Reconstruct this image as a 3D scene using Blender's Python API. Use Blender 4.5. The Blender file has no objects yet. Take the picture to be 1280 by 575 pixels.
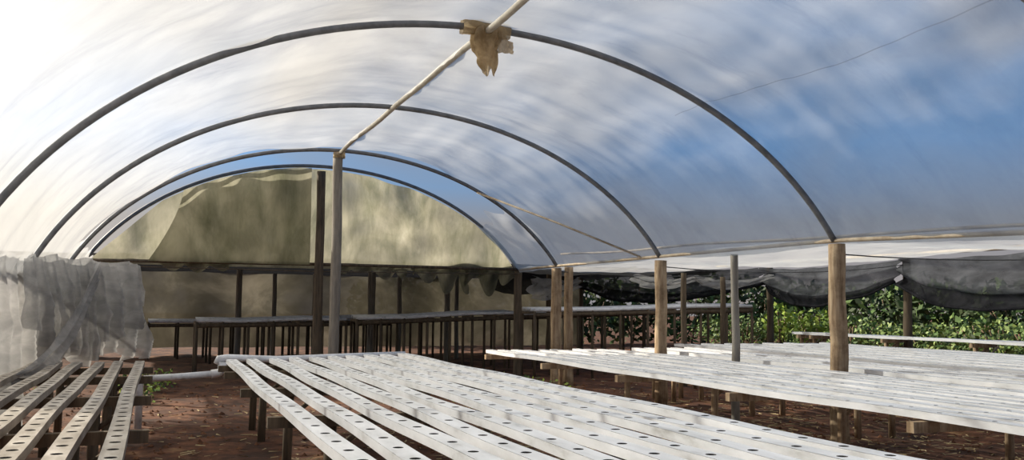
import bpy, math, random
from mathutils import Vector, Matrix, noise
random.seed(7)
scene=bpy.context.scene
scene.view_settings.view_transform='Standard'
scene.view_settings.look='None'
scene.view_settings.exposure=0.0

# ------------------------------------------------------------------ camera
YAW,PIT,ROLL,CH=.3705,.084,.0099,1.4354
fw=Vector((math.sin(YAW)*math.cos(PIT),math.cos(YAW)*math.cos(PIT),math.sin(PIT)))
rt=Vector((math.cos(YAW),-math.sin(YAW),0)); up=rt.cross(fw)
r2=rt*math.cos(ROLL)+up*math.sin(ROLL); u2=-rt*math.sin(ROLL)+up*math.cos(ROLL)
cam=bpy.data.cameras.new("camera"); cam.sensor_width=36; cam.lens=36*1132.7/1280
cam.clip_end=500
co=bpy.data.objects.new("camera",cam); scene.collection.objects.link(co)
co.matrix_world=Matrix(((r2.x,u2.x,-fw.x,0),(r2.y,u2.y,-fw.y,0),(r2.z,u2.z,-fw.z,CH),(0,0,0,1)))
scene.camera=co

# ------------------------------------------------------------------ materials
def newmat(name):
    m=bpy.data.materials.new(name); m.use_nodes=True
    nt=m.node_tree; nt.nodes.clear()
    out=nt.nodes.new("ShaderNodeOutputMaterial")
    return m,nt,out
def N(nt,t,**kw):
    n=nt.nodes.new(t)
    for k,v in kw.items():
        if k in n.inputs: n.inputs[k].default_value=v
        else: setattr(n,k,v)
    return n
def noise_ramp(nt,scale,stops,detail=5,rough=.6,mapscale=(1,1,1),rot=(0,0,0),dist=0.0):
    tc=nt.nodes.new("ShaderNodeTexCoord"); mp=nt.nodes.new("ShaderNodeMapping")
    mp.inputs['Scale'].default_value=mapscale; mp.inputs['Rotation'].default_value=rot
    nt.links.new(tc.outputs['Object'],mp.inputs[0])
    n=nt.nodes.new("ShaderNodeTexNoise"); n.inputs['Scale'].default_value=scale
    n.inputs['Detail'].default_value=detail; n.inputs['Roughness'].default_value=rough
    n.inputs['Distortion'].default_value=dist
    nt.links.new(mp.outputs[0],n.inputs['Vector'])
    r=nt.nodes.new("ShaderNodeValToRGB")
    while len(r.color_ramp.elements)<len(stops): r.color_ramp.elements.new(.5)
    for e,(p,c) in zip(r.color_ramp.elements,stops):
        e.position=p; e.color=(*c,1) if len(c)==3 else c
    nt.links.new(n.outputs[0],r.inputs[0])
    return r,n
def simple(name,stops,scale=6,rough=.7,bump=.2,mapscale=(1,1,1),metal=0,spec=.3,dist=0.0,over=None):
    m,nt,out=newmat(name)
    r,n=noise_ramp(nt,scale,stops,mapscale=mapscale,dist=dist)
    b=N(nt,"ShaderNodeBsdfPrincipled"); b.inputs['Roughness'].default_value=rough
    b.inputs['Metallic'].default_value=metal; b.inputs['Specular IOR Level'].default_value=spec
    col=r.outputs[0]
    if over:
        r5,_=noise_ramp(nt,over[0],over[1],mapscale=over[2],detail=6,rough=.7)
        mu=N(nt,"ShaderNodeMixRGB",blend_type='MULTIPLY'); mu.inputs[0].default_value=1
        nt.links.new(col,mu.inputs[1]); nt.links.new(r5.outputs[0],mu.inputs[2]); col=mu.outputs[0]
    nt.links.new(col,b.inputs['Base Color'])
    bp=N(nt,"ShaderNodeBump"); bp.inputs['Strength'].default_value=bump; bp.inputs['Distance'].default_value=.02
    nt.links.new(n.outputs[0],bp.inputs['Height']); nt.links.new(bp.outputs[0],b.inputs['Normal'])
    nt.links.new(b.outputs[0],out.inputs[0])
    return m
def sheet(name,stops,scale,fac_transp,trans_w,mapscale=(1,1,1),tstops=None,tscale=3,tmap=(1,1,1),bump=.3,gloss=0.0,tint=(1,1,1),dist=.5,over=None,bd=.05,over2=None):
    """thin plastic / net: transparent + translucent + diffuse"""
    m,nt,out=newmat(name)
    r,n=noise_ramp(nt,scale,stops,mapscale=mapscale,dist=dist)
    col=r.outputs[0]
    for ov in (over,over2):
        if ov:
            r5,_=noise_ramp(nt,ov[0],ov[1],mapscale=ov[2],detail=6,rough=.65,dist=.3)
            mu=N(nt,"ShaderNodeMixRGB",blend_type='MULTIPLY'); mu.inputs[0].default_value=1
            nt.links.new(col,mu.inputs[1]); nt.links.new(r5.outputs[0],mu.inputs[2]); col=mu.outputs[0]
    tr=N(nt,"ShaderNodeBsdfTransparent"); tr.inputs[0].default_value=(*tint,1)
    tl=N(nt,"ShaderNodeBsdfTranslucent"); df=N(nt,"ShaderNodeBsdfDiffuse")
    nt.links.new(col,tl.inputs[0]); nt.links.new(col,df.inputs[0])
    bp=N(nt,"ShaderNodeBump"); bp.inputs['Strength'].default_value=bump; bp.inputs['Distance'].default_value=bd
    nt.links.new(n.outputs[0],bp.inputs['Height'])
    nt.links.new(bp.outputs[0],df.inputs['Normal']); nt.links.new(bp.outputs[0],tl.inputs['Normal'])
    m1=N(nt,"ShaderNodeMixShader"); m1.inputs[0].default_value=trans_w
    nt.links.new(df.outputs[0],m1.inputs[1]); nt.links.new(tl.outputs[0],m1.inputs[2])
    last=m1
    if gloss>0:
        g=N(nt,"ShaderNodeBsdfGlossy"); g.inputs['Roughness'].default_value=.25
        mg=N(nt,"ShaderNodeMixShader"); mg.inputs[0].default_value=gloss
        nt.links.new(m1.outputs[0],mg.inputs[1]); nt.links.new(g.outputs[0],mg.inputs[2]); last=mg
        nt.links.new(bp.outputs[0],g.inputs['Normal'])
    m2=N(nt,"ShaderNodeMixShader")
    if tstops:
        r3,_=noise_ramp(nt,tscale,tstops,mapscale=tmap,dist=.4)
        nt.links.new(r3.outputs[0],m2.inputs[0])
    else: m2.inputs[0].default_value=fac_transp
    nt.links.new(last.outputs[0],m2.inputs[1]); nt.links.new(tr.outputs[0],m2.inputs[2])
    nt.links.new(m2.outputs[0],out.inputs[0])
    return m
g=lambda v:(v,v,v)
M_pipe=simple("galvanised_pipe",[(.3,(.13,.135,.14)),(.7,(.24,.24,.24))],scale=9,rough=.5,metal=.3)
M_ridge=simple("ridge_pipe_mat",[(.3,(.38,.34,.27)),(.7,(.58,.53,.44))],scale=5,rough=.6)
M_wood=simple("weathered_wood",[(.25,(.16,.10,.055)),(.5,(.38,.27,.165)),(.75,(.56,.43,.28))],scale=7,rough=.85,mapscale=(3,3,.35),bump=.7,over=(2.5,[(.35,(.5,.45,.4)),(.55,(1,1,1))],(1,1,1)))
M_woodd=simple("dark_wood",[(.25,(.05,.038,.025)),(.75,(.17,.125,.08))],scale=7,rough=.9,mapscale=(3,3,.35),bump=.5)
M_woodg=simple("grey_wood",[(.25,(.14,.125,.105)),(.75,(.33,.30,.25))],scale=7,rough=.85,mapscale=(3,3,.35),bump=.4)
M_pvc=simple("white_pvc_channel",[(.25,(.42,.41,.39)),(.42,(.67,.67,.67)),(.7,(.84,.84,.85))],scale=4,rough=.35,bump=.02,spec=.5,mapscale=(2,.6,2))
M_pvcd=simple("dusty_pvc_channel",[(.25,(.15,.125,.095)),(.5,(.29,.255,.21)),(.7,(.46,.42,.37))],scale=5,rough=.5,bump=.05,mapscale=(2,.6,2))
M_hole=simple("channel_inside",[(.3,(.03,.027,.022)),(.7,(.07,.06,.05))],scale=5,rough=.9)
M_rail=simple("rusty_rail",[(.3,(.22,.16,.10)),(.7,(.48,.40,.30))],scale=5,rough=.7)
M_wire=simple("wire",[(.3,g(.04)),(.7,g(.09))],scale=5)
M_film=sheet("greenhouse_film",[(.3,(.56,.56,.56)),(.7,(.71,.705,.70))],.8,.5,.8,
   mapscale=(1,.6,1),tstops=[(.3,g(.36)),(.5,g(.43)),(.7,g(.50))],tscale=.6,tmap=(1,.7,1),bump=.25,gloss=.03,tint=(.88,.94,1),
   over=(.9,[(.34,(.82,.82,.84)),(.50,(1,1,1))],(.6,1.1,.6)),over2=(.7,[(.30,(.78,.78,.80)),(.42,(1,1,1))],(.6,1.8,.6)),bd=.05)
M_seam=sheet("film_seam_tape",[(.3,(.40,.41,.43)),(.7,(.50,.50,.52))],2,.5,.7)
M_gable=sheet("old_gable_sheet",[(.25,(.15,.148,.11)),(.5,(.29,.275,.21)),(.75,(.46,.435,.35))],.8,.15,.8,
   mapscale=(1,1,.7),tstops=[(.3,g(.02)),(.7,g(.14))],tscale=1.6,bump=.6,dist=1.0,over=(1.8,[(.35,(.55,.58,.52)),(.6,(1,1,1))],(1.6,1,.5)))
M_cloth=sheet("white_shade_cloth",[(.3,(.25,.25,.25)),(.7,(.44,.43,.42))],3,.3,.45,mapscale=(1,1,2),tstops=[(.3,g(.10)),(.7,g(.34))],tscale=4,bump=.1,bd=.02)
M_black=sheet("black_shade_net",[(.3,(.015,.015,.017)),(.7,(.04,.04,.045))],4,.2,.3,tstops=[(.3,g(.02)),(.7,g(.08))],tscale=3)
M_greynet=sheet("grey_shade_net",[(.3,(.045,.047,.05)),(.7,(.15,.155,.165))],2,.2,.4,tstops=[(.3,g(.04)),(.7,g(.24))],tscale=2,mapscale=(1,1,3))
M_beige=sheet("beige_plastic",[(.3,(.34,.25,.14)),(.7,(.66,.52,.33))],9,.08,.5,bump=.8)
M_back=sheet("brown_shade_sheet",[(.28,(.030,.027,.02)),(.5,(.075,.068,.05)),(.72,(.20,.18,.14))],.55,.1,.4,mapscale=(1,1,1.3),tstops=[(.4,g(.02)),(.7,g(.10))],tscale=.8)
M_ground=simple("red_soil",[(.28,(.026,.010,.005)),(.45,(.085,.032,.015)),(.6,(.165,.066,.031)),(.74,(.38,.22,.10))],scale=1.6,rough=.95,bump=1.0,dist=.3,over=(7,[(.35,(.35,.33,.3)),(.6,(1,1,1)),(.75,(1.0,1.0,.95))],(1,1,1)))
M_clod=simple("soil_clod",[(.3,(.06,.024,.012)),(.7,(.22,.10,.05))],scale=5,rough=.95,bump=.6)
M_straw=simple("dry_straw",[(.3,(.25,.18,.08)),(.7,(.5,.4,.22))],scale=5,rough=.9)
M_leaf=simple("leaf_green",[(.3,(.040,.080,.020)),(.6,(.10,.17,.045)),(.8,(.22,.27,.09))],scale=1.5,rough=.6,bump=.05)
M_leafl=simple("leaf_bright",[(.3,(.10,.17,.04)),(.7,(.30,.37,.12))],scale=3,rough=.6,bump=.05)
M_leafd=simple("leaf_dark",[(.3,(.018,.034,.013)),(.7,(.055,.080,.030))],scale=.8,rough=.7,bump=.05)
M_leafb=simple("leaf_lime",[(.3,(.16,.28,.03)),(.7,(.46,.56,.11))],scale=3,rough=.6,bump=.05)
M_twig=simple("twig",[(.3,(.08,.05,.03)),(.7,(.2,.13,.08))],scale=5)

# ------------------------------------------------------------------ mesh builder
class MB:
    def __init__(s): s.v=[];s.f=[];s.m=[];s.sm=[]
    def tube(s,pts,r,n=10,mat=0,cap=True,smooth=True):
        pts=[Vector(p) for p in pts]; base=len(s.v); L=len(pts)
        rr=r if isinstance(r,(list,tuple)) else [r]*L
        ref=None
        for i,p in enumerate(pts):
            t=(pts[min(i+1,L-1)]-pts[max(i-1,0)]).normalized()
            if ref is None:
                ref=Vector((0,0,1)) if abs(t.z)<.8 else Vector((1,0,0))
            a=(ref-t*ref.dot(t)).normalized(); b=t.cross(a); ref=a
            for k in range(n):
                w=2*math.pi*k/n
                s.v.append(p+(a*math.cos(w)+b*math.sin(w))*rr[i])
        for i in range(L-1):
            for k in range(n):
                k2=(k+1)%n
                s.f.append((base+i*n+k,base+i*n+k2,base+(i+1)*n+k2,base+(i+1)*n+k)); s.m.append(mat); s.sm.append(smooth)
        if cap:
            s.f.append(tuple(base+k for k in range(n))[::-1]); s.m.append(mat); s.sm.append(False)
            s.f.append(tuple(base+(L-1)*n+k for k in range(n))); s.m.append(mat); s.sm.append(False)
    def box(s,c,d,mat=0,rz=0):
        b=len(s.v); c=Vector(c)
        for i in range(8):
            x=(1 if i&1 else -1)*d[0]/2; y=(1 if i&2 else -1)*d[1]/2; z=(1 if i&4 else -1)*d[2]/2
            s.v.append(c+Vector((x*math.cos(rz)-y*math.sin(rz),x*math.sin(rz)+y*math.cos(rz),z)))
        for q in ((0,2,3,1),(4,5,7,6),(0,1,5,4),(2,6,7,3),(0,4,6,2),(1,3,7,5)):
            s.f.append(tuple(b+k for k in q)); s.m.append(mat); s.sm.append(False)
    def grid(s,fn,nu,nv,mat=0,smooth=True):
        b=len(s.v)
        for i in range(nu+1):
            for j in range(nv+1): s.v.append(Vector(fn(i/nu,j/nv)))
        for i in range(nu):
            for j in range(nv):
                q=(b+i*(nv+1)+j,b+(i+1)*(nv+1)+j,b+(i+1)*(nv+1)+j+1,b+i*(nv+1)+j+1)
                s.f.append(q); s.m.append(mat); s.sm.append(smooth)
    def channel(s,x,y0,y1,z0,z1,w,h,pitch=.25,mat=0,hm=1,hr=.034):
        """rectangular NFT channel with real planting holes along the top, running in Y"""
        n=max(1,int(abs(y1-y0)/pitch)); dy=(y1-y0)/n; K=12
        zz=lambda y:z0+(z1-z0)*(y-y0)/(y1-y0)+.006*math.sin(y*2.1+x*9)
        xx=lambda y:x+.010*math.sin(y*.9+x*13)
        for i in range(n):
            ya=y0+i*dy; yb=ya+dy; yc=ya+dy*.5
            b=len(s.v); hw=w/2
            for k in range(K):
                a=2*math.pi*(k+.5)/K; c,sn=math.cos(a),math.sin(a)
                m=max(abs(c),abs(sn))
                py=yc+sn/m*dy/2; s.v.append(Vector((xx(py)+c/m*hw,py,zz(py))))
            for k in range(K):
                a=2*math.pi*(k+.5)/K
                s.v.append(Vector((xx(yc)+math.cos(a)*hr,yc+math.sin(a)*hr,zz(yc))))
            for k in range(K):
                a=2*math.pi*(k+.5)/K
                s.v.append(Vector((xx(yc)+math.cos(a)*hr,yc+math.sin(a)*hr,zz(yc)-.03)))
            for k in range(K):
                k2=(k+1)%K
                s.f.append((b+k,b+k2,b+K+k2,b+K+k)); s.m.append(mat); s.sm.append(False)
                s.f.append((b+K+k,b+K+k2,b+2*K+k2,b+2*K+k)); s.m.append(hm); s.sm.append(False)
            s.f.append(tuple(b+2*K+k for k in range(K))); s.m.append(hm); s.sm.append(False)
            b2=len(s.v)
            for py in (ya,yb):
                for sx in (-1,1):
                    s.v.append(Vector((xx(py)+sx*hw,py,zz(py)-.0015))); s.v.append(Vector((xx(py)+sx*hw,py,zz(py)-h)))
            for q in ((0,1,5,4),(2,6,7,3),(1,3,7,5)):
                s.f.append(tuple(b2+k for k in q)); s.m.append(mat); s.sm.append(False)
            if i==0: s.f.append((b2,b2+2,b2+3,b2+1)); s.m.append(mat); s.sm.append(False)
            if i==n-1: s.f.append((b2+4,b2+5,b2+7,b2+6)); s.m.append(mat); s.sm.append(False)
    def leaf(s,p,size,mat=0):
        b=len(s.v)
        d=Vector((random.uniform(-1,1),random.uniform(-1,1),random.uniform(-.4,1))).normalized()
        e=d.cross(Vector((random.uniform(-1,1),random.uniform(-1,1),random.uniform(-1,1)))).normalized()
        p=Vector(p)
        for q in (p,p+d*size*.5+e*size*.28,p+d*size,p+d*size*.5-e*size*.28): s.v.append(q)
        s.f.append((b,b+1,b+2,b+3)); s.m.append(mat); s.sm.append(False)
    def done(s,name,mats):
        me=bpy.data.meshes.new(name); me.from_pydata([tuple(v) for v in s.v],[],s.f)
        for m in mats: me.materials.append(m)
        me.polygons.foreach_set("material_index",s.m)
        me.polygons.foreach_set("use_smooth",s.sm)
        me.update()
        o=bpy.data.objects.new(name,me); scene.collection.objects.link(o)
        return o
def nz(x,y,z=0): return noise.noise(Vector((x,y,z)))
def sst(a,b_,x):
    x=max(0,min(1,(x-a)/(b_-a))); return x*x*(3-2*x)

# ------------------------------------------------------------------ tunnel profile
XRG,H,AR,AL,CC=2.826,4.10,4.643,4.522,3.463
XL,XR=-1.46,6.97
def prof(X):
    u=X-XRG; a=AR if u>0 else AL
    return H-CC*(1-math.sqrt(max(0,1-(u/a)**2)))
YS=[.52,4.29,8.06,11.83,15.60]; YG=17.56
def arch_pts(Y,n=56,x0=XL,x1=XR,dx=0):
    a0=math.asin((x0-XRG)/AL); a1=math.asin((x1-XRG)/AR); P=[]
    for i in range(n+1):
        a=a0+(a1-a0)*i/n; A=AR if a>0 else AL
        X=XRG+A*math.sin(a); P.append((X+dx,Y,prof(X)))
    return P
for Y in YS+[YG]:
    b=MB(); b.tube(arch_pts(Y),.034,10); b.done("greenhouse_arch",[M_pipe])

b=MB(); b.tube([(XRG+.01*math.sin(y*1.7),y,H-.04+.012*math.sin(y*2.3)) for y in [-.5+i*.5 for i in range(33)]],.034,10); b.done("ridge_pipe",[M_ridge])

def eave_z(Y):
    return 2.2-(.035*(8.06-Y) if Y<8.06 else 0)
b=MB()
b.tube([(XR,y,eave_z(y)) for y in [0+i*.6 for i in range(31)]],.024,8)
b.tube([(XR+.09,y,eave_z(y)+.06+.015*math.sin(y*1.3)+(max(0,y-8)*.02)) for y in [0+i*.6 for i in range(27)]],.018,8)
b.done("eave_rail",[M_rail])
b=MB(); b.tube([(XL,y,prof(XL)) for y in [0+i*.6 for i in range(31)]],.024,8); b.done("eave_rail",[M_rail])

# ------------------------------------------------------------------ roof film
def film_fn(dx=0,y0=-1.0,y1=15.62,x0=XL-.02,x1=XR+.03,seed=0):
    a0=math.asin(max(-.999,(x0-XRG)/AL)); a1=math.asin((x1-XRG)/AR)
    def fn(u,v):
        a=a0+(a1-a0)*u; A=AR if a>0 else AL
        X=XRG+A*math.sin(a); Y=y0+(y1-y0)*v
        fr=((Y-YS[0])/3.77)%1.0
        sag=.18*math.sin(math.pi*fr)**.8
        wr=.055*nz(X*.8+seed,Y*.5,1)+.024*nz(X*3,Y*1.1,5+seed)+.020*nz(X*1.2,Y*4,3)
        wr+=.020*math.sin(X*5+3*nz(X,Y*.3,7))*(1-math.sin(math.pi*fr))
        off=.055-sag*.6+wr
        z=prof(X)+off*max(.3,math.cos(a))
        edge=max(0,(X-5.6)/1.4); z-= (2.2-eave_z(Y))*min(1,edge) 
        return (X+dx+off*math.sin(a),Y,z)
    return fn
FF=film_fn()
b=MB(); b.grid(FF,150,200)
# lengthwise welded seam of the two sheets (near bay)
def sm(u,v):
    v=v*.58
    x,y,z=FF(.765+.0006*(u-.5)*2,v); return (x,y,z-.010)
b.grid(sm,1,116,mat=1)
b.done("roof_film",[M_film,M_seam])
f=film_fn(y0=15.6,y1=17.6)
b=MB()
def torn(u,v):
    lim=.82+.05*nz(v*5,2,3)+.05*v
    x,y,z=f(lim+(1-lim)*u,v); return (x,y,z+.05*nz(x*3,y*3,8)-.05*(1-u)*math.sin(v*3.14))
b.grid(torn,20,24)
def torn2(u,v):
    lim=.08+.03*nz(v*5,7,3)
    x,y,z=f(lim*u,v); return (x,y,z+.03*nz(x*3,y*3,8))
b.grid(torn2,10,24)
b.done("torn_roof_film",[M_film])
b=MB()
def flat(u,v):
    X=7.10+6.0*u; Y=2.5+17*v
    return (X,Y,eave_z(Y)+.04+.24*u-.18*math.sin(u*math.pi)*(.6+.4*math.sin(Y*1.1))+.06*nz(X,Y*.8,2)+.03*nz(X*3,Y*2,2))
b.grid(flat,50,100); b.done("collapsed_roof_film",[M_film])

# ------------------------------------------------------------------ gable wall (old sheet)
b=MB()
gx0,gx1=-1.15,6.9
def gab(u,v):
    X=gx0+(gx1-gx0)*u; top=prof(X)-.05-.04*abs(nz(X*1.3,3)); 
    if X<.6: top=min(top,2.2+ (X-gx0)*.95)
    z=2.12+(top-2.12)*v
    y=YG+.06+.10*nz(X*1.5,z*2,4)+.05*math.sin(X*6+z*2+3*nz(X,z,1))*(.4+.6*v)
    return (X,y,z)
b.grid(gab,140,40)
def flap(u,v):
    X=.35+2.3*u; t=prof(X)-.06; z0=2.18
    z=z0+(t-z0)*v
    return (X-.55*(1-v)**1.5*(1-u),YG-.14+.03*math.sin(X*9+v*2)+.04*nz(X*2,z*2,6),z)
b.grid(flap,40,24)
b.done("gable_sheet",[M_gable])
b=MB()
b.tube([(XL,YG-.05,2.17),(1.2,YG-.05,2.19),(XRG,YG-.05,2.2),(XR,YG-.05,2.2)],.03,8)
b.tube([(XL+.1,YG-.14,2.08),(XRG,YG-.14,2.06),(XR,YG-.1,2.1)],.01,5)
b.done("gable_crossbar",[M_woodd])
# torn strips of net hanging under the crossbar
b=MB()
for (xa,xb,dp,sd) in ((3.2,4.6,.30,1),(4.7,5.9,.42,2),(5.8,6.9,.62,3),(.0,1.2,.16,4)):
    def strip(u,v,xa=xa,xb=xb,dp=dp,sd=sd):
        X=xa+(xb-xa)*u
        d=dp*(.25+.75*abs(nz(X*2.3,sd,1))*2)
        return (X+.05*nz(u*3,v*3,sd),YG+.02+.05*math.sin(X*14+v*2),2.18-d*v)
    b.grid(strip,40,10)
b.done("torn_net_strips",[M_gable])

# ------------------------------------------------------------------ posts
def post(x,y,h,r,mat=M_wood,lean=(0,0),name="wooden_post",z0=-.1):
    b=MB(); n=18; sd=random.random()*50; P=[];R=[]
    for i in range(n+1):
        t=i/n; P.append((x+lean[0]*t+.02*nz(sd,t*3),y+lean[1]*t+.02*nz(sd+9,t*3),z0+(h-z0)*t))
        R.append(r*(1.06-.12*t+.10*nz(sd+3,t*7)))
    b.tube(P,R,14)
    return b.done(name,[mat])
post(XR+.03,8.06,2.16,.098)
post(XR+.02,11.83,2.14,.092)
post(XR,15.6,2.16,.10)
post(XR+.32,15.75,2.2,.085)
post(XR,9.94,2.14,.052,M_woodg)
post(XR,17.56,2.2,.085,M_woodd)
post(XR,4.29,1.95,.095)
post(XRG-.01,15.6,4.02,.088,M_woodg)
post(XRG,17.40,3.98,.085,M_woodd)
for y in YS[1:]: post(XL-.05,y,1.75,.07,M_woodd)
for (x,y,h,r) in [(9.3,14.9,2.1,.055),(11.2,16.4,2.1,.06),(13.2,13.3,2.4,.08),(13.4,17.7,2.4,.08),(13.0,8.5,2.4,.09),(8.6,19.7,2.2,.06),(10.4,21.7,2.2,.06)]:
    post(x,y,h,r,M_woodd)
for (x,y,r) in [(1.75,22,.07),(4.9,22,.07),(5.7,22.5,.06),(6.9,22.3,.08),(3.9,24.6,.06),(7.7,24,.06),(4.6,21,.035),(2.9,25,.06)]:
    post(x,y,2.25,r,M_woodg)

b=MB(); b.tube([(5.35,15.55,3.50),(6.2,13.9,2.85),(6.93,12.35,2.22)],.017,8)
b.done("brace_pipe",[M_rail])

b=MB()
def rag(u,v):
    a=u*2*math.pi; r=.085+.05*nz(math.cos(a)*2,math.sin(a)*2,v*3)+.03*math.sin(5*a+v*4)
    r*= (.75+.7*math.sin(min(1,v*1.05)*math.pi)**.7)*(1-.35*v)
    return (XRG-.02+math.cos(a)*r*1.1+.05*v, 8.02+math.sin(a)*r*.8, 4.10-.42*v**1.1+.05*math.sin(3*a)*v+.04*nz(a*2,v*5,3))
b.grid(rag,60,30)
def rag2(u,v):
    a=u*2*math.pi
    return (XRG-.24+.48*v, 8.03+math.cos(a)*(.075+.02*nz(a,v*6,1)), H-.0+math.sin(a)*(.07+.03*nz(a*1.5,v*7,4))-.05*abs(v-.5))
b.grid(rag2,18,22)
def rag3(u,v):
    return (XRG+.10+.16*u+.02*nz(u*4,v*4), 7.96+.05*nz(u*5,v*3,9), 4.05-.10*u-.2*v*(1-.5*u))
b.grid(rag3,10,10)
b.done("plastic_rag",[M_beige])
b=MB()
def rag4(u,v):
    a=u*2*math.pi; r=.10+.02*nz(a,v*5,1)
    return (XRG+math.cos(a)*r,15.58+math.sin(a)*r,4.06-.1*v)
b.grid(rag4,16,6); b.done("plastic_rag",[M_beige])

# ------------------------------------------------------------------ hydroponic tables
def table(name,x0,x1,n,y0,y1,z=.78,w=.12,mats=None,legs_x=None,skew=None,pitch=.25,hr=.03,zfar=None,step=2.0):
    b=MB(); zf=z if zfar is None else zfar
    for i in range(n):
        x=x0+(x1-x0)*i/(n-1)
        yb=y1+(skew(i) if skew else .05*math.sin(i*2.3))
        b.channel(x,y0,yb,z+.006*math.sin(i*3.1),zf+.006*math.cos(i*2.7),w,.05,pitch=pitch,hr=hr)
    ys=[]; y=y0+.35
    while y<y1-.6: ys.append(y); y+=step
    ys.append(y1-.25)
    for y in ys:
        zz=z+(zf-z)*(y-y0)/(y1-y0)
        b.box(((x0+x1)/2,y,zz-.09),(x1-x0+.3,.06,.07),mat=2)
        for lx in (legs_x or [x0+.25,x1-.25]):
            b.tube([(lx,y+.05,-.05),(lx+.01,y+.05,zz-.06)],.04,8,mat=2)
            b.tube([(lx,y+.05,zz-.32),(lx+.28,y+.05,zz-.11)],.02,6,mat=2)
    return b.done(name,mats or [M_pvc,M_hole,M_woodd])
mt=[M_pvc,M_hole,M_wood]
table("hydroponic_table",.82,3.12,10,1.6,11.2,mats=[M_pvc,M_hole,M_woodd],skew=lambda i:.11*i,w=.115,hr=.026,pitch=.3)
table("hydroponic_table",4.66,6.72,11,2.2,12.9,mats=mt,legs_x=[5.75],skew=lambda i:.05*math.sin(i),w=.10,hr=.016,pitch=.4)
table("hydroponic_table",7.3,8.3,5,4.0,13.2,mats=mt,w=.11,hr=.016,pitch=.4)
table("hydroponic_table",8.9,12.2,13,6.0,14.5,mats=mt,w=.12,hr=.018,pitch=.5)
table("hydroponic_table",12.75,13.0,2,9.0,16.0,mats=mt,w=.16,z=.95,hr=.02,pitch=.5)
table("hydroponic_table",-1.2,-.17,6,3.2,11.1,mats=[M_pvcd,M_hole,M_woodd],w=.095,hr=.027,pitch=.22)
def bench(p0,p1,z0,z1,dep=.8,sp=.75):
    b=MB(); p0=Vector((*p0,0)); p1=Vector((*p1,0)); d=(p1-p0); L=d.length; d.normalize(); nrm=Vector((-d.y,d.x,0))
    for j in range(4):
        o=nrm*(j*dep/3)
        A=p0+o; B=p1+o; A.z=z0+.01*j; B.z=z1+.01*j; 
        b.tube([A,A.lerp(B,.3)+Vector((0,0,-.02)),A.lerp(B,.7)+Vector((0,0,.015)),B],.035,8,mat=0)
    k=int(L/sp)
    for i in range(k+1):
        for o in (0,dep):
            q=p0+d*(L*i/k)+nrm*o; zt=z0+(z1-z0)*i/k
            b.tube([(q.x,q.y,-.05),(q.x,q.y,zt-.02)],.032,6,mat=1)
        q=p0+d*(L*i/k)+nrm*dep/2; b.box((q.x,q.y,z0+(z1-z0)*i/k-.05),(.06,dep,.05),mat=1,rz=math.atan2(d.y,d.x))
    A=p0.copy();B=p1.copy();A.z=z0-.10;B.z=z1-.10; b.tube([A,B],.045,6,mat=1)
    return b.done("seedling_bench",[M_pvc,M_woodd])
bench((.75,19.6),(3.8,19.6),1.08,1.12,sp=.5)
bench((3.95,19.2),(7.5,19.0),1.15,1.29,sp=.5)
bench((7.2,17.2),(12.3,16.9),1.36,1.49,sp=.6)
bench((1.2,23.0),(6.8,23.2),1.0,1.15,dep=1.0,sp=.6)
bench((7.8,20.2),(12.3,20.6),1.25,1.40,dep=1.0,sp=.6)
bench((-.2,25.2),(6.2,25.4),.95,1.0,dep=1.0,sp=.7)

b=MB()
b.tube([(-.12,11.35,.56),(.3,11.36,.58),(.62,11.38,.60)],.04,12)
b.tube([(.62,11.38,.60),(.70,11.38,.61),(.74,11.38,.65),(.74,11.38,.74)],.052,12)
b.tube([(.68,11.38,.72),(.70,11.39,.78),(.80,11.40,.79),(1.4,11.45,.76),(2.2,11.85,.76),(3.2,12.3,.76)],.042,12)
b.tube([(-.12,11.35,.56),(-.16,11.35,.5),(-.16,11.35,.0)],.042,12)
b.done("drain_pipe",[M_pvc])

# ------------------------------------------------------------------ draped curtain on the left
path=[(-1.36,7.0,1.80),(-1.36,9.0,1.89),(-1.40,10.8,1.97),(-1.25,12.2,2.02),(-.86,13.1,2.02),(-.28,13.6,2.0)]
def lerp(path,t):
    t=t*(len(path)-1); i=min(int(t),len(path)-2); f=t-i
    P=[Vector(path[max(0,min(len(path)-1,i+k))]) for k in (-1,0,1,2)]
    return .5*((2*P[1])+(P[2]-P[0])*f+(2*P[0]-5*P[1]+4*P[2]-P[3])*f*f+(3*P[1]-P[0]-3*P[2]+P[3])*f**3)
D=Vector((.8,-.6,0))
def cur(u,v,layer=0):
    p=lerp(path,u)
    bot=.05+.68*sst(.26,.56,u)+.08*math.sin(u*31+layer)+.05*math.sin(u*73)
    z=p.z+(bot-p.z)*v
    ph=u*46+.9*math.sin(u*9)+1.2*v*math.sin(u*7+1)+.7*nz(u*4,v*1.0,layer)
    c=1-abs(math.sin(ph))
    fold=(.05+.19*v)*(c*c*1.4-.4)
    ph2=v*8+u*26+1.5*nz(u*3,v*2,3+layer)
    fold+=.05*math.sin(v*math.pi)*(1-abs(math.sin(ph2)))**1.5
    fold+=.012*nz(u*60,v*6,7+layer)
    bul=(.03+.09*sst(.35,.6,u))*math.sin(v*math.pi*.85)
    q=p+D*(bul+fold+.10*layer)
    q.z=z-.05*c*math.sin(v*math.pi)
    q.z-= .05*abs(math.sin(u*20))*(1-v)
    return q
b=MB()
b.grid(lambda u,v:cur(u,v),620,90)
def cur2(u,v):
    uu=.40+.58*u
    sw=math.sin(u*math.pi)
    q=cur(uu,min(1,.02+v*(.45+.45*sw)),1)
    q.z-=.05*sw
    return q
b.grid(cur2,260,60)
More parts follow.
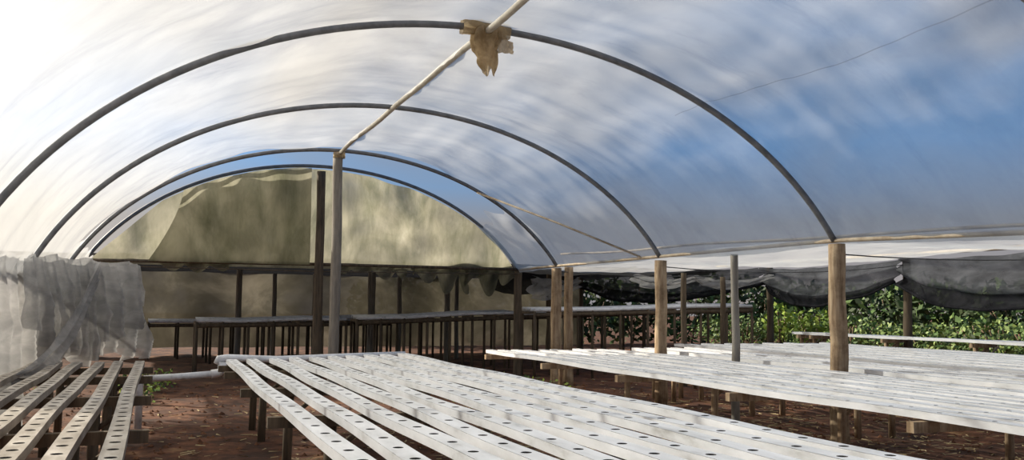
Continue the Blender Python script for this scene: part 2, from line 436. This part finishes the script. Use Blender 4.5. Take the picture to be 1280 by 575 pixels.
def cur3(u,v):
    A=cur(.78,.04,1)+D*.08; B=cur(.20,.62,1)+D*.05
    p=A.lerp(B,u); p.z-=.34*4*u*(1-u)
    w=.26+.10*math.sin(u*5)
    return p+Vector((0,0,-w*v))+D*(.07*(1-abs(math.sin(v*7+u*3)))+.03*nz(u*6,v*4,2))
b.grid(cur3,90,26)
b.done("draped_side_curtain",[M_cloth])

# ------------------------------------------------------------------ shade nets beyond
def swag(p0,p1,depth,drop,seed,t0=0.0,t1=1.0):
    p0=Vector(p0);p1=Vector(p1)
    def fn(u,v):
        v=t0+(t1-t0)*v
        p=p0.lerp(p1,u); s=4*u*(1-u)
        z=p.z-depth*s-v*(drop*(.55+.45*s))
        fold=.06*math.sin(u*22+v*3+seed)*(.3+.7*v)
        return (p.x+.09*math.sin(v*11+u*3+seed)-.35*v*s+fold,p.y+.08*nz(u*5,v*4,seed),z+.025*nz(u*9,v*3,seed)+.03*math.sin(v*14+4*u)*s)
    return fn
b=MB()
S=[((12.6,4.0,2.42),(12.8,8.5,2.42),.12,.88,5),((12.8,8.5,2.42),(13.0,13.3,2.40),.08,.86,3),((13.0,13.3,2.40),(13.2,17.7,2.40),.10,.78,1),((13.2,17.7,2.40),(9.6,20.0,2.3),.10,.66,4)]
for a in S:
    fn=swag(*a,t1=.72); b.grid(fn,60,18,mat=1)
    fn2=swag(*a,t0=.70,t1=1.0); b.grid(fn2,60,8,mat=0)
    b.tube([Vector(fn2(i/30,1.0)) for i in range(31)],.03,6,mat=0)
b.grid(swag((9.6,20.0,2.4),(7.0,20.1,2.35),.1,.55,8),30,12,mat=0)
b.done("shade_net_side",[M_black,M_greynet])
b=MB()
b.grid(swag((7.6,18.3,2.12),(8.8,18.4,2.12),.12,.42,6),20,8)
b.grid(swag((9.4,17.0,2.16),(11.0,17.1,2.16),.12,.20,7),24,8)
b.grid(swag((11.0,17.1,2.16),(12.6,16.6,2.2),.15,.18,9),24,8)
b.done("white_cloth_scrap",[M_cloth])
b=MB()
def bw(u,v):
    X=-3+16*u; return (X,27+.15*math.sin(X*2.2)+.2*nz(X*.7,v*2),.2+2.4*v)
b.grid(bw,100,14); b.done("back_shade_sheet",[M_back])
b=MB()
def br(u,v): 
    X=-3+15.5*u; Y=17.75+9.2*v; return (X,Y,2.32+.05*nz(X*.6,Y*.6)-.05*math.sin(v*9)**2)
b.grid(br,50,40); b.done("shade_net_roof",[M_black])
b=MB()
for (p,q,s) in [((XR,8.06,2.05),(13.0,8.5,2.3),.1),((XR,11.83,2.05),(13.2,13.3,2.3),.12),((XR,15.6,2.1),(13.4,17.7,2.3),.1)]:
    p=Vector(p);q=Vector(q); b.tube([p.lerp(q,t/10)-Vector((0,0,s*4*(t/10)*(1-t/10))) for t in range(11)],.008,5)
b.done("overhead_wire",[M_wire])
b=MB(); b.tube([(13.1,4,2.48),(13.5,20,2.52)],.035,8)
b.done("eave_rail",[M_rail])

# ------------------------------------------------------------------ ground + vegetation
b=MB()
xs=[-120,-60,-30,-15,-8]+[-5+i*.16 for i in range(145)]+[20,26,34,50,80,140]
ys=[-60,-20,-6]+[-2+i*.16 for i in range(188)]+[30,36,50,80,140]
def gz(X,Y):
    return .05*nz(X*.9,Y*.9)+.03*nz(X*3,Y*3,5)+.012*nz(X*8,Y*8,5)-.02
for X in xs:
    for Y in ys: b.v.append(Vector((X,Y,gz(X,Y))))
ny=len(ys)
for i in range(len(xs)-1):
    for j in range(ny-1):
        b.f.append((i*ny+j,(i+1)*ny+j,(i+1)*ny+j+1,i*ny+j+1)); b.m.append(0); b.sm.append(True)
b.done("ground",[M_ground])
b=MB()
for _ in range(3200):
    x=random.uniform(-1.5,13);y=random.uniform(3,17);r=random.uniform(.008,.04); z=gz(x,y)
    base=len(b.v)
    pts=[(1,0,0),(0,1,0),(-1,0,0),(0,-1,0),(0,0,1),(0,0,-1)]
    for q in pts:
        k=r*random.uniform(.7,1.4); b.v.append(Vector((x+q[0]*k,y+q[1]*k,z+q[2]*k*.7)))
    for t in ((0,1,4),(1,2,4),(2,3,4),(3,0,4),(1,0,5),(2,1,5),(3,2,5),(0,3,5)):
        b.f.append(tuple(base+k for k in t)); b.m.append(0); b.sm.append(False)
for _ in range(3600):
    x=random.gauss(5.5,3);y=random.gauss(9,3);a=random.random()*6.28;l=random.uniform(.05,.18); z=gz(x,y)+.012
    dx,dy=math.cos(a)*l/2,math.sin(a)*l/2; wx,wy=-math.sin(a)*.006,math.cos(a)*.006
    base=len(b.v)
    for q in ((-dx-wx,-dy-wy),(dx-wx,dy-wy),(dx+wx,dy+wy),(-dx+wx,-dy+wy)): b.v.append(Vector((x+q[0],y+q[1],z+random.uniform(-.004,.01))))
    b.f.append((base,base+1,base+2,base+3)); b.m.append(1); b.sm.append(False)
b.done("soil_litter",[M_clod,M_straw])
def foliage(name,blobs,mats,size,dens):
    b=MB()
    for (cx,cy,cz,rx,ry,rz_) in blobs:
        n=int(dens*rx*ry*rz_**.5*10)
        for _ in range(n):
            d=Vector((random.gauss(0,1),random.gauss(0,1),random.gauss(0,1))).normalized()
            k=random.uniform(.55,1.0)
            p=Vector((cx+d.x*rx*k,cy+d.y*ry*k,max(.02,cz+d.z*rz_*k)))
            b.leaf(p,size*random.uniform(.6,1.4),random.randrange(len(mats)-1))
        for _ in range(4):
            b.tube([(cx,cy,0),(cx+random.uniform(-.5,.5)*rx,cy+random.uniform(-.5,.5)*ry,cz+rz_*.6)],.02,5,mat=len(mats)-1)
    return b.done(name,mats)
bl=[]
for i in range(26):
    t=i/25; bl.append((17+2.0*random.random()+1.0*t,8+t*19,.65,1.3,1.3,.25+.5*random.random()))
foliage("hedge_row",bl,[M_leaf,M_leafl,M_leafl,M_leafd,M_leaf,M_twig],.13,46)
bl=[(24.5+random.random()*4,5+i*2.2,1.1,2.2,2.2,1.2+.4*random.random()) for i in range(14)]+[(8+i*2.0,31+random.random()*2,1.4,2.0,1.6,1.5) for i in range(9)]
foliage("tree_line",bl,[M_leafd,M_leaf,M_leafd,M_twig],.30,18)
bl=[(14.4,18.6,1.1,.5,.5,.45),(14.6,17.6,1.0,.6,.5,.45)]
foliage("leafy_shrub",bl,[M_leafb,M_leafl,M_leafb,M_twig],.14,170)
bl=[(-2.0-random.random()*1.2,9+i*.55,.25,.5,.5,.35) for i in range(14)]+[(-.4+.5*random.random(),14.5+i*.6,.12,.4,.4,.15) for i in range(6)]+[(5+random.random()*1.5,13.4+i*.5,.1,.3,.3,.14) for i in range(5)]+[(3.6+random.random(),6+i*1.1,.04,.16,.16,.06) for i in range(7)]
foliage("weeds",bl,[M_leafb,M_leaf,M_twig],.07,120)
bl=[(-6-3*random.random(),4+i*1.6,.9,1.3,1.3,1.0) for i in range(18)]
foliage("hedge_row",bl,[M_leaf,M_leafl,M_leafd,M_twig],.2,30)

# ------------------------------------------------------------------ light
SD=Vector((-.61,.63,.48)).normalized()
sun=bpy.data.lights.new("sun","SUN"); sun.energy=6.8; sun.angle=math.radians(1.0); sun.color=(1,.92,.78)
so=bpy.data.objects.new("sun",sun); scene.collection.objects.link(so)
so.rotation_euler=SD.to_track_quat('Z','Y').to_euler()
w=bpy.data.worlds.new("sky"); scene.world=w; w.use_nodes=True; nt=w.node_tree; nt.nodes.clear()
L=nt.links.new
tc=N(nt,"ShaderNodeTexCoord"); 
sep=N(nt,"ShaderNodeSeparateXYZ"); L(tc.outputs['Generated'],sep.inputs[0])
grad=N(nt,"ShaderNodeValToRGB"); L(sep.outputs[2],grad.inputs[0])
grad.color_ramp.elements.new(.13); grad.color_ramp.elements.new(.24)
for e,(p,c) in zip(grad.color_ramp.elements,[(0,(.38,.34,.33)),(.09,(.27,.28,.31)),(.17,(.12,.36,.72)),(.5,(.045,.16,.36))]):
    e.position=p; e.color=(*c,1)
mp=N(nt,"ShaderNodeMapping"); mp.inputs['Scale'].default_value=(1,1,1.8); mp.inputs['Location'].default_value=(2.3,4.7,1.3); mp.inputs['Rotation'].default_value=(.3,.5,0); L(tc.outputs['Generated'],mp.inputs[0])
cn=N(nt,"ShaderNodeTexNoise"); cn.inputs['Scale'].default_value=2.9; cn.inputs['Detail'].default_value=4; cn.inputs['Roughness'].default_value=.40; cn.inputs['Distortion'].default_value=.6; L(mp.outputs[0],cn.inputs['Vector'])
cr=N(nt,"ShaderNodeValToRGB"); cr.color_ramp.elements[0].position=.46; cr.color_ramp.elements[1].position=.70; L(cn.outputs[0],cr.inputs[0])
mx=N(nt,"ShaderNodeMixRGB"); L(cr.outputs[0],mx.inputs[0]); L(grad.outputs[0],mx.inputs[1]); mx.inputs[2].default_value=(.28,.27,.28,1)
dot=N(nt,"ShaderNodeVectorMath",operation='DOT_PRODUCT'); L(tc.outputs['Generated'],dot.inputs[0]); dot.inputs[1].default_value=SD
mxm=N(nt,"ShaderNodeMath",operation='MAXIMUM'); L(dot.outputs['Value'],mxm.inputs[0]); mxm.inputs[1].default_value=0
prev=mx.outputs[0]
for (ex,colr) in ((10,(6.4,5.4,3.9)),(4,(.22,.18,.12))):
    pw=N(nt,"ShaderNodeMath",operation='POWER'); L(mxm.outputs[0],pw.inputs[0]); pw.inputs[1].default_value=ex
    gl=N(nt,"ShaderNodeMixRGB",blend_type='ADD'); gl.inputs[0].default_value=1
    gm=N(nt,"ShaderNodeVectorMath",operation='SCALE'); gm.inputs[0].default_value=colr; L(pw.outputs[0],gm.inputs['Scale'])
    L(prev,gl.inputs[1]); L(gm.outputs[0],gl.inputs[2]); prev=gl.outputs[0]
bg=N(nt,"ShaderNodeBackground"); bg.inputs[1].default_value=1.0; L(prev,bg.inputs[0])
wo=N(nt,"ShaderNodeOutputWorld"); L(bg.outputs[0],wo.inputs[0])
